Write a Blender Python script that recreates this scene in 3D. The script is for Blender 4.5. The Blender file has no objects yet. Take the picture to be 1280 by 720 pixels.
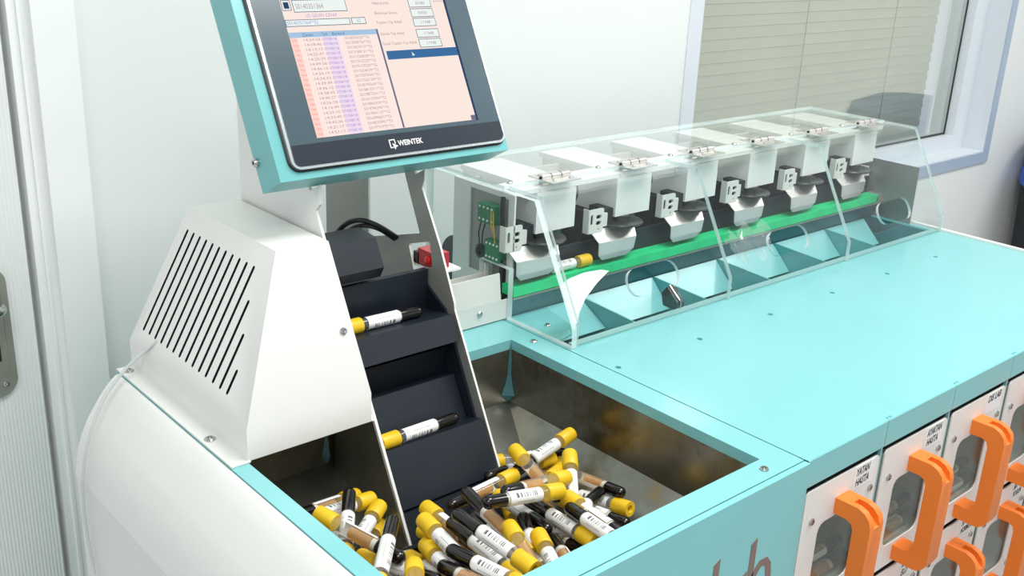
import bpy, bmesh, math, random
from math import sin, cos, pi, radians
from mathutils import Vector, Matrix
from mathutils.geometry import tessellate_polygon
random.seed(5)
S = bpy.context.scene
COL = S.collection

# ------------------------------------------------------------------ materials
def mat(name, col, rough=.5, metal=0., bump=0., bscale=60., spec=.5, var=0., vscale=8., coat=0.):
    m = bpy.data.materials.new(name); m.use_nodes = True
    nt = m.node_tree; b = nt.nodes['Principled BSDF']
    b.inputs['Base Color'].default_value = (*col, 1); b.inputs['Roughness'].default_value = rough
    b.inputs['Metallic'].default_value = metal; b.inputs['Specular IOR Level'].default_value = spec
    b.inputs['Coat Weight'].default_value = coat; b.inputs['Coat Roughness'].default_value = .08
    tc = nt.nodes.new('ShaderNodeTexCoord')
    if var > 0:
        n = nt.nodes.new('ShaderNodeTexNoise'); n.inputs['Scale'].default_value = vscale; n.inputs['Detail'].default_value = 4
        nt.links.new(tc.outputs['Object'], n.inputs['Vector'])
        r = nt.nodes.new('ShaderNodeValToRGB')
        r.color_ramp.elements[0].position = .3; r.color_ramp.elements[1].position = .7
        r.color_ramp.elements[0].color = (*[c * (1 - var) for c in col], 1)
        r.color_ramp.elements[1].color = (*[min(1, c * (1 + var)) for c in col], 1)
        nt.links.new(n.outputs['Fac'], r.inputs['Fac']); nt.links.new(r.outputs['Color'], b.inputs['Base Color'])
    if bump > 0:
        n2 = nt.nodes.new('ShaderNodeTexNoise'); n2.inputs['Scale'].default_value = bscale
        nt.links.new(tc.outputs['Object'], n2.inputs['Vector'])
        bp = nt.nodes.new('ShaderNodeBump'); bp.inputs['Strength'].default_value = bump; bp.inputs['Distance'].default_value = .002
        nt.links.new(n2.outputs['Fac'], bp.inputs['Height']); nt.links.new(bp.outputs['Normal'], b.inputs['Normal'])
    return m

def emit(name, col, st=1.):
    m = bpy.data.materials.new(name); m.use_nodes = True; nt = m.node_tree; nt.nodes.clear()
    o = nt.nodes.new('ShaderNodeOutputMaterial'); e = nt.nodes.new('ShaderNodeEmission')
    e.inputs['Color'].default_value = (*col, 1); e.inputs['Strength'].default_value = st
    nt.links.new(e.outputs[0], o.inputs[0]); return m

def clear(name, tint, base=.05, milk=0., milkcol=(1, 1, 1), rough=.03, ior=1.45, gcol=(1, 1, 1)):
    """clear plastic or glass: see-through, mirror gloss that grows at a slant, optional milkiness"""
    m = bpy.data.materials.new(name); m.use_nodes = True; nt = m.node_tree; nt.nodes.clear()
    o = nt.nodes.new('ShaderNodeOutputMaterial'); t = nt.nodes.new('ShaderNodeBsdfTransparent'); g = nt.nodes.new('ShaderNodeBsdfGlossy')
    t.inputs['Color'].default_value = (*tint, 1); g.inputs['Roughness'].default_value = rough; g.inputs['Color'].default_value = (*gcol, 1)
    lw = nt.nodes.new('ShaderNodeLayerWeight'); lw.inputs['Blend'].default_value = .5
    pw = nt.nodes.new('ShaderNodeMath'); pw.operation = 'POWER'; pw.inputs[1].default_value = 4.5
    nt.links.new(lw.outputs['Facing'], pw.inputs[0])
    sc = nt.nodes.new('ShaderNodeMath'); sc.operation = 'MULTIPLY'; sc.inputs[1].default_value = .55
    nt.links.new(pw.outputs[0], sc.inputs[0])
    a = nt.nodes.new('ShaderNodeMath'); a.operation = 'ADD'; a.use_clamp = True; a.inputs[1].default_value = base
    nt.links.new(sc.outputs[0], a.inputs[0])
    last = t
    if milk > 0:
        d = nt.nodes.new('ShaderNodeBsdfDiffuse'); d.inputs['Color'].default_value = (*milkcol, 1)
        mx0 = nt.nodes.new('ShaderNodeMixShader'); mx0.inputs[0].default_value = milk
        nt.links.new(t.outputs[0], mx0.inputs[1]); nt.links.new(d.outputs[0], mx0.inputs[2]); last = mx0
    mx = nt.nodes.new('ShaderNodeMixShader')
    nt.links.new(a.outputs[0], mx.inputs[0]); nt.links.new(last.outputs[0], mx.inputs[1]); nt.links.new(g.outputs[0], mx.inputs[2])
    nt.links.new(mx.outputs[0], o.inputs[0]); return m

TEAL = (.215, .56, .575)
M = dict(
    teal=mat('teal_powder_coat', TEAL, .3, bump=.05, bscale=400, var=.02, coat=.35),
    teal_dark=mat('teal_sheet', (.12, .44, .45), .4, var=.03),
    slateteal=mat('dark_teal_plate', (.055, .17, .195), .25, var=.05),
    white=mat('white_powder_coat', (.80, .80, .775), .38, bump=.05, bscale=500, var=.01),
    cream=mat('off_white_steel', (.70, .70, .66), .42, var=.02),
    face=mat('drawer_face_white', (.80, .79, .76), .4, bump=.05, bscale=500),
    wall=mat('white_wall_paint', (.775, .80, .785), .75, bump=.06, bscale=30, var=.012, vscale=3),
    door=mat('white_door_paint', (.80, .83, .81), .5, var=.02, vscale=5),
    trim=mat('door_frame_paint', (.86, .88, .87), .5, var=.03, vscale=6),
    winframe=mat('window_frame_white', (.70, .75, .80), .4),
    casing=mat('blue_grey_casing', (.38, .47, .58), .5),
    navy=mat('navy_plastic', (.0085, .0135, .022), .42, var=.1, vscale=20),
    black=mat('black_plastic', (.008, .009, .010), .35),
    dark=mat('dark_inside_shade', (.006, .006, .007), .9),  # near-black that paints shade into gaps, slots and shafts
    grey=mat('grey_steel', (.30, .31, .30), .4, metal=.5, var=.06, vscale=20),
    discgrey=mat('dark_mirror', (.06, .065, .065), .25, metal=.5),
    chrome=mat('bright_screw', (.52, .52, .51), .22, metal=1.),
    alu=mat('brushed_aluminium', (.72, .70, .67), .33, metal=.85, var=.05, vscale=25),
    silver=mat('silver_bezel', (.75, .79, .82), .22, metal=.8),
    bezelsheen=mat('bezel_glass', (.062, .098, .122), .2),  # lighter tone: the glass's reflection is painted into the colour
    bnavy=mat('bezel_strip', (.008, .016, .030), .3),
    monteal=mat('monitor_turquoise', (.155, .47, .475), .3, bump=.05, bscale=400, coat=.15),
    plategrey=mat('plate_face_grey', (.30, .305, .28), .42, metal=.25, var=.05, vscale=12),  # grey for the right side plate's faces; its cut edges are white
    orange=mat('orange_plastic', (.84, .205, .022), .45, bump=.08, bscale=300, var=.02),
    yellow=mat('yellow_rubber', (.78, .50, .012), .4, bump=.05, bscale=400, var=.04, vscale=60),
    label=mat('white_paper_label', (.82, .82, .81), .6),
    ink=mat('black_ink', (.015, .015, .017), .6),
    greyprint=mat('grey_print', (.35, .36, .38), .6),
    blood=mat('dark_clot', (.0045, .0022, .0028), .13, coat=.2),
    gel=mat('separator_gel', (.68, .64, .56), .35),
    green=mat('green_belt', (.015, .66, .25), .45, var=.1, vscale=30),
    pcb=mat('green_terminal_block', (.02, .20, .09), .4),
    paper=mat('sticker_paper', (.84, .84, .84), .6),
    brown=mat('brown_lettering', (.22, .15, .13), .5),
    red=mat('red_plastic', (.45, .015, .02), .3),
    copper=mat('yellow_wire', (.45, .33, .08), .4),
    cable=mat('grey_cable', (.58, .62, .60), .45),
    bronze=mat('dark_nickel', (.30, .30, .255), .4, metal=.35, var=.08, vscale=20),
    slat=mat('blind_slat', (.80, .80, .67), .5, var=.05, vscale=4),
    cord=mat('blind_cord', (.25, .26, .18), .8),
    floor=mat('floor_vinyl', (.42, .43, .42), .5, var=.04),
    bluep=mat('blue_plastic', (.02, .12, .62), .4),
    charcoal=mat('charcoal_plastic', (.012, .015, .022), .6),
    scrap=mat('white_plastic_scrap', (.86, .86, .86), .4),
    acrylic=clear('clear_acrylic', (.975, .988, .985), .03, rough=.02),
    acryledge=clear('acrylic_cut_edge', (.75, .86, .85), .10, milk=.60, milkcol=(.85, .95, .95), rough=.15),
    tubeglass=clear('tube_plastic', (.96, .96, .95), .04, milk=.06, milkcol=(.9, .9, .88), rough=.05),
    serum=clear('amber_serum', (.95, .66, .26), .03, milk=.40, milkcol=(.82, .50, .15), rough=.05),
    smoke=clear('smoked_pane', (.82, .85, .82), .03, milk=.07, milkcol=(.30, .36, .34), rough=.06),
    glass=clear('window_glass', (.92, .95, .93), .22, rough=.01),
)
def steel_mat():
    m = mat('stained_stainless', (.3, .3, .27), .3, metal=.9)
    nt = m.node_tree; b = nt.nodes['Principled BSDF']
    tc = nt.nodes.new('ShaderNodeTexCoord')
    n = nt.nodes.new('ShaderNodeTexNoise'); n.inputs['Scale'].default_value = 7; n.inputs['Detail'].default_value = 5; n.inputs['Roughness'].default_value = .6
    nt.links.new(tc.outputs['Object'], n.inputs['Vector'])
    r = nt.nodes.new('ShaderNodeValToRGB'); e = r.color_ramp.elements
    e[0].position = .36; e[0].color = (.16, .14, .10, 1); e[1].position = .5; e[1].color = (.33, .33, .29, 1)
    x = e.new(.60); x.color = (.27, .26, .225, 1)
    x = e.new(.70); x.color = (.38, .25, .05, 1)
    nt.links.new(n.outputs['Fac'], r.inputs['Fac']); nt.links.new(r.outputs['Color'], b.inputs['Base Color'])
    n2 = nt.nodes.new('ShaderNodeTexNoise'); n2.inputs['Scale'].default_value = 14; n2.inputs['Detail'].default_value = 3
    mp = nt.nodes.new('ShaderNodeMapRange'); mp.inputs['To Min'].default_value = .18; mp.inputs['To Max'].default_value = .42
    nt.links.new(tc.outputs['Object'], n2.inputs['Vector']); nt.links.new(n2.outputs['Fac'], mp.inputs['Value']); nt.links.new(mp.outputs[0], b.inputs['Roughness'])
    return m
M['steel'] = steel_mat()
def translucent(key, col, k):
    m = M[key]; nt = m.node_tree; b = nt.nodes['Principled BSDF']; o = [n for n in nt.nodes if n.type == 'OUTPUT_MATERIAL'][0]
    t = nt.nodes.new('ShaderNodeBsdfTranslucent'); t.inputs['Color'].default_value = (*col, 1); x = nt.nodes.new('ShaderNodeMixShader'); x.inputs[0].default_value = k
    nt.links.new(b.outputs[0], x.inputs[1]); nt.links.new(t.outputs[0], x.inputs[2]); nt.links.new(x.outputs[0], o.inputs[0])
translucent('slat', (.80, .79, .66), .3)
def ribbed_door():
    m = M['door']; nt = m.node_tree; b = nt.nodes['Principled BSDF']
    tc = nt.nodes.new('ShaderNodeTexCoord'); w = nt.nodes.new('ShaderNodeTexWave'); w.bands_direction = 'X'; w.inputs['Scale'].default_value = 75; w.inputs['Distortion'].default_value = .6
    bp = nt.nodes.new('ShaderNodeBump'); bp.inputs['Strength'].default_value = .35; bp.inputs['Distance'].default_value = .0015
    nt.links.new(tc.outputs['Object'], w.inputs['Vector']); nt.links.new(w.outputs['Fac'], bp.inputs['Height']); nt.links.new(bp.outputs['Normal'], b.inputs['Normal'])
ribbed_door()

# ------------------------------------------------------------------ mesh helpers
def new_bm(): return bmesh.new()
def obj(name, bm, m, parent=None, smooth=False, bevel=0., seg=2):
    if bevel > 0:
        es = [e for e in bm.edges if len(e.link_faces) == 2 and e.calc_face_angle(0) > .35]
        bmesh.ops.bevel(bm, geom=es, offset=bevel, segments=seg, profile=.5, affect='EDGES', clamp_overlap=True)
    bmesh.ops.recalc_face_normals(bm, faces=bm.faces)
    me = bpy.data.meshes.new(name); bm.to_mesh(me); bm.free()
    for mm in (m if isinstance(m, (list, tuple)) else [m]): me.materials.append(M[mm] if isinstance(mm, str) else mm)
    if smooth:
        for p in me.polygons: p.use_smooth = True
        try: me.set_sharp_from_angle(angle=radians(38))
        except Exception: pass
    o = bpy.data.objects.new(name, me); COL.objects.link(o)
    if parent: o.parent = parent
    return o
def thing(name, label, cat, loc=(0, 0, 0), group=None):
    o = bpy.data.objects.new(name, None); COL.objects.link(o); o.location = loc
    o['label'] = label; o['category'] = cat
    if group: o['group'] = group
    return o
def tag(o, label, cat, group=None):
    o['label'] = label; o['category'] = cat
    if group: o['group'] = group
    return o
def struct(o): o['kind'] = 'structure'; return o
def shift(bm, verts, off):
    for v in verts: v.co += Vector(off)
def box(bm, x0, x1, y0, y1, z0, z1, mi=0):
    vs = [bm.verts.new((x, y, z)) for x in (x0, x1) for y in (y0, y1) for z in (z0, z1)]
    fs = []
    for f in ((0, 1, 3, 2), (4, 6, 7, 5), (0, 4, 5, 1), (2, 3, 7, 6), (0, 2, 6, 4), (1, 5, 7, 3)):
        ff = bm.faces.new([vs[i] for i in f]); ff.material_index = mi; fs.append(ff)
    return vs
def AX(axis):
    """(a,b,depth) -> xyz: 'x' extrudes along x with (y,z) outline, 'y' along y with (x,z), 'z' along z with (x,y)"""
    return {'x': lambda a, b, d: (d, a, b), 'y': lambda a, b, d: (a, d, b), 'z': lambda a, b, d: (a, b, d)}[axis]
def plate(bm, outer, f, d0, d1, holes=(), mi=0, emi=None):
    """a flat sheet with real holes; emi: material of the cut edges"""
    loops = [list(outer)] + [list(h) for h in holes]
    emi = mi if emi is None else emi
    tris = tessellate_polygon([[Vector((p[0], p[1], 0)) for p in l] for l in loops])
    flat = [p for l in loops for p in l]
    A = [bm.verts.new(f(p[0], p[1], d0)) for p in flat]; B = [bm.verts.new(f(p[0], p[1], d1)) for p in flat]
    for t in tris:
        for V in (A, B):
            try: bm.faces.new([V[i] for i in t]).material_index = mi
            except ValueError: pass
    k = 0
    for l in loops:
        n = len(l)
        for i in range(n):
            a, b = k + i, k + (i + 1) % n
            try: bm.faces.new([A[a], A[b], B[b], B[a]]).material_index = emi
            except ValueError: pass
        k += n
def prism(bm, outer, f, d0, d1, mi=0):
    A = [bm.verts.new(f(p[0], p[1], d0)) for p in outer]; B = [bm.verts.new(f(p[0], p[1], d1)) for p in outer]
    n = len(outer)
    bm.faces.new(A).material_index = mi; bm.faces.new(B[::-1]).material_index = mi
    for i in range(n): bm.faces.new([A[i], A[(i + 1) % n], B[(i + 1) % n], B[i]]).material_index = mi
def rrect(x0, x1, y0, y1, r, n=5):
    P = []
    for cx, cy, a0 in ((x1 - r, y1 - r, 0), (x0 + r, y1 - r, 90), (x0 + r, y0 + r, 180), (x1 - r, y0 + r, 270)):
        for i in range(n + 1):
            a = radians(a0 + 90 * i / n); P.append((cx + r * cos(a), cy + r * sin(a)))
    return P
def basis(z):
    z = Vector(z).normalized(); x = z.orthogonal().normalized(); return x, z.cross(x), z
def lathe(bm, prof, o=(0, 0, 0), axis=(0, 0, 1), n=20, mi=0, cap0=True, cap1=True):
    x, y, z = basis(axis); o = Vector(o); rings = []
    for r, h in prof:
        if r < 1e-6: rings.append([bm.verts.new(o + z * h)])
        else: rings.append([bm.verts.new(o + z * h + (x * cos(2 * pi * i / n) + y * sin(2 * pi * i / n)) * r) for i in range(n)])
    for a, b in zip(rings, rings[1:]):
        for i in range(n):
            j = (i + 1) % n
            if len(a) == 1 and len(b) == 1: continue
            if len(a) == 1: f = [a[0], b[i], b[j]]
            elif len(b) == 1: f = [a[i], a[j], b[0]]
            else: f = [a[i], a[j], b[j], b[i]]
            bm.faces.new(f).material_index = mi
    if cap0 and len(rings[0]) > 1: bm.faces.new(rings[0][::-1]).material_index = mi
    if cap1 and len(rings[-1]) > 1: bm.faces.new(rings[-1]).material_index = mi
def spline(pts, k=8):
    P = [Vector(p) for p in pts]; P = [P[0] * 2 - P[1]] + P + [P[-1] * 2 - P[-2]]; out = []
    for i in range(1, len(P) - 2):
        for s in range(k):
            t = s / k; a, b, c, d = P[i - 1], P[i], P[i + 1], P[i + 2]
            out.append(.5 * ((2 * b) + (c - a) * t + (2 * a - 5 * b + 4 * c - d) * t * t + (3 * b - a - 3 * c + d) * t ** 3))
    out.append(P[-2]); return out
def sweep(bm, pts, r, n=8, k=8, mi=0):
    P = spline(pts, k) if k > 1 else [Vector(p) for p in pts]; rings = []; x = None
    for i, p in enumerate(P):
        d = (P[min(i + 1, len(P) - 1)] - P[max(i - 1, 0)]).normalized()
        x = d.orthogonal().normalized() if x is None else (x - d * x.dot(d)).normalized()
        y = d.cross(x); rings.append([bm.verts.new(p + (x * cos(2 * pi * j / n) + y * sin(2 * pi * j / n)) * r) for j in range(n)])
    for a, b in zip(rings, rings[1:]):
        for j in range(n): bm.faces.new([a[j], a[(j + 1) % n], b[(j + 1) % n], b[j]]).material_index = mi
    bm.faces.new(rings[0][::-1]).material_index = mi; bm.faces.new(rings[-1]).material_index = mi
def text_into(bm, s, size, O, X, Y, mi=0, align='LEFT', shear=0., width=None, thick=.00012, bold=0.):
    """flat lettering merged into bm; O = base point, X/Y = reading and up directions"""
    c = bpy.data.curves.new('t', 'FONT'); c.body = s; c.size = size; c.align_x = align; c.shear = shear; c.resolution_u = 2; c.offset = bold
    o = bpy.data.objects.new('t', c); COL.objects.link(o)
    bpy.context.view_layer.update()
    me = bpy.data.meshes.new_from_object(o.evaluated_get(bpy.context.evaluated_depsgraph_get()))
    bpy.data.objects.remove(o); bpy.data.curves.remove(c)
    X = Vector(X).normalized(); Y = Vector(Y).normalized(); Z = X.cross(Y)
    xs = [v.co.x for v in me.vertices]; k = 1.
    if width and xs and max(xs) > min(xs): k = width / (max(xs) - min(xs))
    vs = [bm.verts.new(Vector(O) + X * (v.co.x * k) + Y * v.co.y + Z * thick) for v in me.vertices]
    for p in me.polygons:
        try: bm.faces.new([vs[i] for i in p.vertices]).material_index = mi
        except ValueError: pass
    bpy.data.meshes.remove(me)
def quad(bm, f, x0, x1, y0, y1, d, mi=0):
    bm.faces.new([bm.verts.new(f(a, b, d)) for a, b in ((x0, y0), (x1, y0), (x1, y1), (x0, y1))]).material_index = mi
def cut(o, bm_cut, mats):
    """subtract a shape from an object, keeping the cutter's material on the cut faces"""
    bmesh.ops.recalc_face_normals(bm_cut, faces=bm_cut.faces)
    me = bpy.data.meshes.new('cut'); bm_cut.to_mesh(me); bm_cut.free()
    for m in mats: me.materials.append(M[m])
    c = bpy.data.objects.new('cut', me); COL.objects.link(c)
    md = o.modifiers.new('cut', 'BOOLEAN'); md.operation = 'DIFFERENCE'; md.solver = 'EXACT'; md.object = c
    try: md.material_mode = 'TRANSFER'
    except Exception: pass
    bpy.context.view_layer.update()
    new = bpy.data.meshes.new_from_object(o.evaluated_get(bpy.context.evaluated_depsgraph_get()))
    o.modifiers.remove(md); old = o.data; o.data = new; new.name = old.name
    bpy.data.objects.remove(c); bpy.data.meshes.remove(me); bpy.data.meshes.remove(old)
def screw(name, p, axis, r=.004, parent=None, h=.0022):
    bm = new_bm(); lathe(bm, [(r, 0), (r, h * .5), (r * .75, h), (r * .42, h), (r * .38, h * .45), (0, h * .45)], p, axis, 14, cap0=True)
    return obj(name, bm, 'chrome', parent, smooth=True)
# ------------------------------------------------------------------ camera, world, lamps
cam = bpy.data.cameras.new('camera'); co = bpy.data.objects.new('camera', cam); COL.objects.link(co)
cam.sensor_width = 36; cam.lens = 36 * 1310 / 1280; cam.clip_start = .02
R_ = Matrix(((0.75305242, 0.19258527, -0.62914456), (-0.65660209, 0.28137681, -0.69978624), (0.04225802, 0.94007336, 0.33834351)))
co.matrix_world = Matrix.Translation((-.8099372, -.4677240, 1.3821301)) @ R_.to_4x4()
S.camera = co
w = bpy.data.worlds.new('world'); S.world = w; w.use_nodes = True
w.node_tree.nodes['Background'].inputs[0].default_value = (.93, .97, 1, 1); w.node_tree.nodes['Background'].inputs[1].default_value = .72
S.view_settings.view_transform = 'Standard'; S.view_settings.look = 'None'; S.view_settings.exposure = 0.1; S.view_settings.gamma = 1; S.view_settings.use_curve_mapping = False
S.cycles.transparent_max_bounces = 40; S.cycles.max_bounces = 10; S.cycles.use_denoising = True
def area(name, loc, sx, sy, power, rot=(0, 0, 0), col=(1, .985, .96)):
    l = bpy.data.lights.new(name, 'AREA'); l.shape = 'RECTANGLE'; l.size = sx; l.size_y = sy; l.energy = power; l.color = col
    o = bpy.data.objects.new(name, l); COL.objects.link(o); o.location = loc; o.rotation_euler = rot; return o
area('ceiling_lamp', (.35, -.25, 2.55), 1.2, .6, 29)
area('ceiling_lamp', (-1.2, -.9, 2.55), 1.2, .6, 20)
area('ceiling_lamp', (2.2, -.6, 2.55), 1.2, .6, 22)

area('daylight', (1.40, 1.36, 1.45), 1.1, 1.1, 4.5, (radians(-90), 0, 0), (.97, 1, .93))

# ------------------------------------------------------------------ room shell
YW = .80
bm = new_bm(); box(bm, -2.6, 4.2, -3.2, 1.6, -.05, 0); struct(obj('floor', bm, 'floor'))
bm = new_bm(); box(bm, -2.6, 4.2, -3.2, 1.6, 2.62, 2.68); struct(obj('ceiling', bm, 'wall'))
WX0, WX1, WZ0, WZ1 = .735, 2.035, .817, 2.05
bm = new_bm(); plate(bm, [(-2.6, 0), (4.2, 0), (4.2, 2.62), (-2.6, 2.62)], AX('y'), YW, YW + .16, holes=[[(WX0, WZ0), (WX1, WZ0), (WX1, WZ1), (WX0, WZ1)]])
struct(obj('wall_back', bm, 'wall'))
# window: casing strip on the wall, reveal lining, sash, pane
win = struct(bpy.data.objects.new('window_1', None)); COL.objects.link(win); win.location = (1.385, YW, WZ0)
def inv(o, par):
    o.parent = par; o.matrix_parent_inverse = Matrix.Translation(par.location).inverted(); return o
bm = new_bm(); plate(bm, [(WX0, WZ0 - .03), (WX1 + .03, WZ0 - .03), (WX1 + .03, WZ1 + .03), (WX1, WZ1 + .03), (WX1, WZ0), (WX0, WZ0)], AX('y'), YW - .006, YW - .0005)
inv(obj('casing', bm, 'casing', None), win)
bm = new_bm(); plate(bm, [(WX0 + .0005, WZ0 + .0005), (WX1 - .0005, WZ0 + .0005), (WX1 - .0005, WZ1 - .0005), (WX0 + .0005, WZ1 - .0005)], AX('y'), YW + .055, YW + .105, holes=[[(.845, .858), (1.963, .858), (1.963, WZ1 - .04), (.845, WZ1 - .04)]])
inv(obj('window_frame', bm, 'winframe', None, bevel=.003), win)
bm = new_bm(); plate(bm, [(WX0, WZ0), (WX1, WZ0), (WX1, WZ1), (WX0, WZ1)], AX('y'), YW - .003, YW + .0555, holes=[[(WX0 + .003, WZ0 + .003), (WX1 - .003, WZ0 + .003), (WX1 - .003, WZ1 - .003), (WX0 + .003, WZ1 - .003)]])
inv(obj('reveal', bm, 'winframe', None), win)
bm = new_bm(); plate(bm, [(.846, .859), (1.962, .859), (1.962, WZ1 - .041), (.846, WZ1 - .041)], AX('y'), YW + .078, YW + .080, holes=[[(.8505, .8635), (1.9575, .8635), (1.9575, WZ1 - .0455), (.8505, WZ1 - .0455)]])
inv(obj('rubber_seal', bm, 'black', None), win)
bm = new_bm(); box(bm, .846, 1.962, YW + .080, YW + .084, .859, WZ1 - .041); inv(obj('pane', bm, 'glass', None), win)
# venetian blind behind the pane
bl = thing('venetian_blind', 'closed olive-beige venetian blind behind the window glass', 'blind', (1.37, YW + .125, .86))
bm = new_bm(); z = .868
while z < 2.0:
    a = radians(81); d = .01175
    x1 = 1.90
    vs = [bm.verts.new((x, YW + .125 + s * cos(a) * d + bow, z + s * sin(a) * d)) for x in (.84, x1) for s, bow in ((-1, 0), (0, -.0016), (1, 0))]
    for q in ((0, 1, 4, 3), (1, 2, 5, 4)): bm.faces.new([vs[i] for i in q])
    z += .0243
bmesh.ops.solidify(bm, geom=bm.faces[:], thickness=.0006)
inv(obj('slats', bm, 'slat', None), bl)
for x in (.90, 1.28, 1.66):
    bm = new_bm(); sweep(bm, [(x, YW + .1095, .86), (x, YW + .1095, 2.0)], .0010, 5, 1)
    inv(obj('ladder_cord', bm, 'cord', None), bl)
bm = new_bm(); box(bm, .84, 1.90, YW + .113, YW + .137, .847, .856); inv(obj('bottom_rail', bm, 'slat', None, bevel=.003), bl)
bm = new_bm(); box(bm, .3, 2.7, 1.4, 1.43, .2, 2.5); struct(obj('slit_backing', bm, mat('dark_slit_backing', (.10, .11, .08), .9)))  # unseen dark panel, added so the blind's slits come out dark
# door at the left: leaf, stepped frame, lock plate
dr = struct(bpy.data.objects.new('door_1', None)); COL.objects.link(dr); dr.location = (-.9, YW, 0)
bm = new_bm(); box(bm, -1.35, -.4576, YW - .022, YW - .001, .01, 2.05); inv(obj('leaf', bm, 'door', None, bevel=.003), dr)
bm = new_bm(); box(bm, -.4497, -.4273, YW - .026, YW - .0005, 0, 2.12); box(bm, -.4273, -.3800, YW - .035, YW - .0005, 0, 2.12); box(bm, -.4400, -.4365, YW - .029, YW - .0255, 0, 2.12)
box(bm, -1.42, -.3800, YW - .040, YW - .0005, 2.06, 2.12)
inv(obj('door_frame', bm, 'trim', None, bevel=.004), dr)
lp = None
bm = new_bm(); prism(bm, rrect(-.537, -.4855, .809, .975, .024, 8), AX('y'), YW - .028, YW - .0222); lp = inv(obj('lock_plate', bm, 'bronze', None, bevel=.0015, smooth=True), dr)
bm = new_bm(); plate(bm, rrect(-.532, -.4905, .836, .965, .016, 6), AX('y'), YW - .0290, YW - .0278, holes=[rrect(-.5295, -.493, .8385, .9625, .014, 6)])
box(bm, -.5175, -.501, YW - .0292, YW - .0279, .856, .876, 1)
o = obj('keyhole', bm, ['bronze', 'black'], None); o.parent = lp
bm = new_bm(); sweep(bm, [(-.503, YW - .028, .93), (-.503, YW - .06, .93), (-.530, YW - .068, .93), (-.60, YW - .068, .93)], .006, 10, 6)
lathe(bm, [(.0035, 0), (.0035, .0015), (.0015, .002), (0, .001)], (-.4995, YW - .028, .826), (0, -1, 0), 12)
o = obj('plate_screw', bm, 'chrome', None, smooth=True); o.parent = lp
# bin at the far right
bn = thing('waste_bin', 'dark waste bin with a bright blue rim against the wall at the right edge', 'bin', (2.335, .585, 0))
bm = new_bm(); lathe(bm, [(.165, .0), (.17, .01), (.20, .70), (.203, .72)], (0, 0, 0), (0, 0, 1), 32); obj('bin_body', bm, 'charcoal', bn, smooth=True)
bm = new_bm(); lathe(bm, [(.206, .712), (.208, .72), (.206, .752), (.203, .755)], (0, 0, 0), (0, 0, 1), 32); obj('blue_rim', bm, 'bluep', bn, smooth=True)
bm = new_bm(); lathe(bm, [(.2030, .752), (.2040, .80), (.190, .85), (.12, .88), (0, .89)], n=32); obj('lid', bm, mat('navy_lid', (.025, .075, .24), .5), bn, smooth=True)
Z0 = .9
FX, FY, FZ = AX('x'), AX('y'), AX('z')
# ================================================================== sorting cabinet (right)
cab = thing('sorting_cabinet', 'turquoise sorting cabinet with white drawers and orange handles, right of the bin', 'cabinet', (.445, .3, 0))
def part(name, bm, m, par, **k): return inv(obj(name, bm, m, None, **k), par)
PIT = .145
# top sheet with the chute opening and the row of small holes
bm = new_bm()
holes = [[(.012, .334), (.872, .334), (.872, .457), (.012, .457)]]
for k in range(6):
    cx = .012 + .1445 * k; holes.append([(cx + .0038 * cos(2 * pi * i / 12), .2605 + .0038 * sin(2 * pi * i / 12)) for i in range(12)])
plate(bm, [(.0012, 0), (.882, 0), (.882, .62), (.0012, .62)], FZ, Z0 - .003, Z0, holes=holes)
part('top_panel', bm, 'teal', cab)
# fascia strips under the top edge, one per column
for k in range(6):
    bm = new_bm(); a = .0012 if k == 0 else PIT * k + .0006; b = PIT * (k + 1) - .0006 if k < 5 else .882
    box(bm, a, b, -.001, .010, .8695, Z0 - .0004)
    part('fascia_strip', bm, 'teal', cab, bevel=.0022)
for k in range(1, 6):
    bm = new_bm(); lathe(bm, [(.0016, 0), (.0016, .0006), (0, .0008)], (PIT * k + .004, .0035, Z0), (0, 0, 1), 8); lathe(bm, [(.0016, 0), (.0016, .0006), (0, .0008)], (PIT * k + .010, .0035, Z0), (0, 0, 1), 8)
    part('rivet', bm, 'teal_dark', cab)
# uprights between drawers, plinth, body
for k in range(0, 7):
    bm = new_bm(); x = PIT * k; box(bm, x + .0012 if k == 0 else x - .0016, x + .0042 if k == 0 else x + .0016, .001, .025, .10, .8694)
    part('upright', bm, 'teal', cab)
bm = new_bm(); box(bm, .0012, .882, .14, .325, .1, .896); box(bm, .0012, .882, .47, .615, .1, .896); box(bm, .0012, .882, .325, .47, .1, .72)
box(bm, .0015, .0045, .025, .14, .1, .896); box(bm, .878, .882, .025, .14, .1, .896)
part('cabinet_body', bm, 'teal_dark', cab)
bm = new_bm(); box(bm, .02, .86, .02, .60, .0, .1); part('plinth', bm, 'charcoal', cab)
bm = new_bm(); box(bm, .8825, .8905, -.002, .625, .1, .9035); part('end_panel', bm, 'white', cab, bevel=.0015)
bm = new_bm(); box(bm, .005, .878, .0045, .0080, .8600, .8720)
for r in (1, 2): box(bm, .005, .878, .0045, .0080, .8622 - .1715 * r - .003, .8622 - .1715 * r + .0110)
part('gap_shade_strip', bm, 'dark', cab)  # dark strips that paint shade into the gaps above and between drawers
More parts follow.
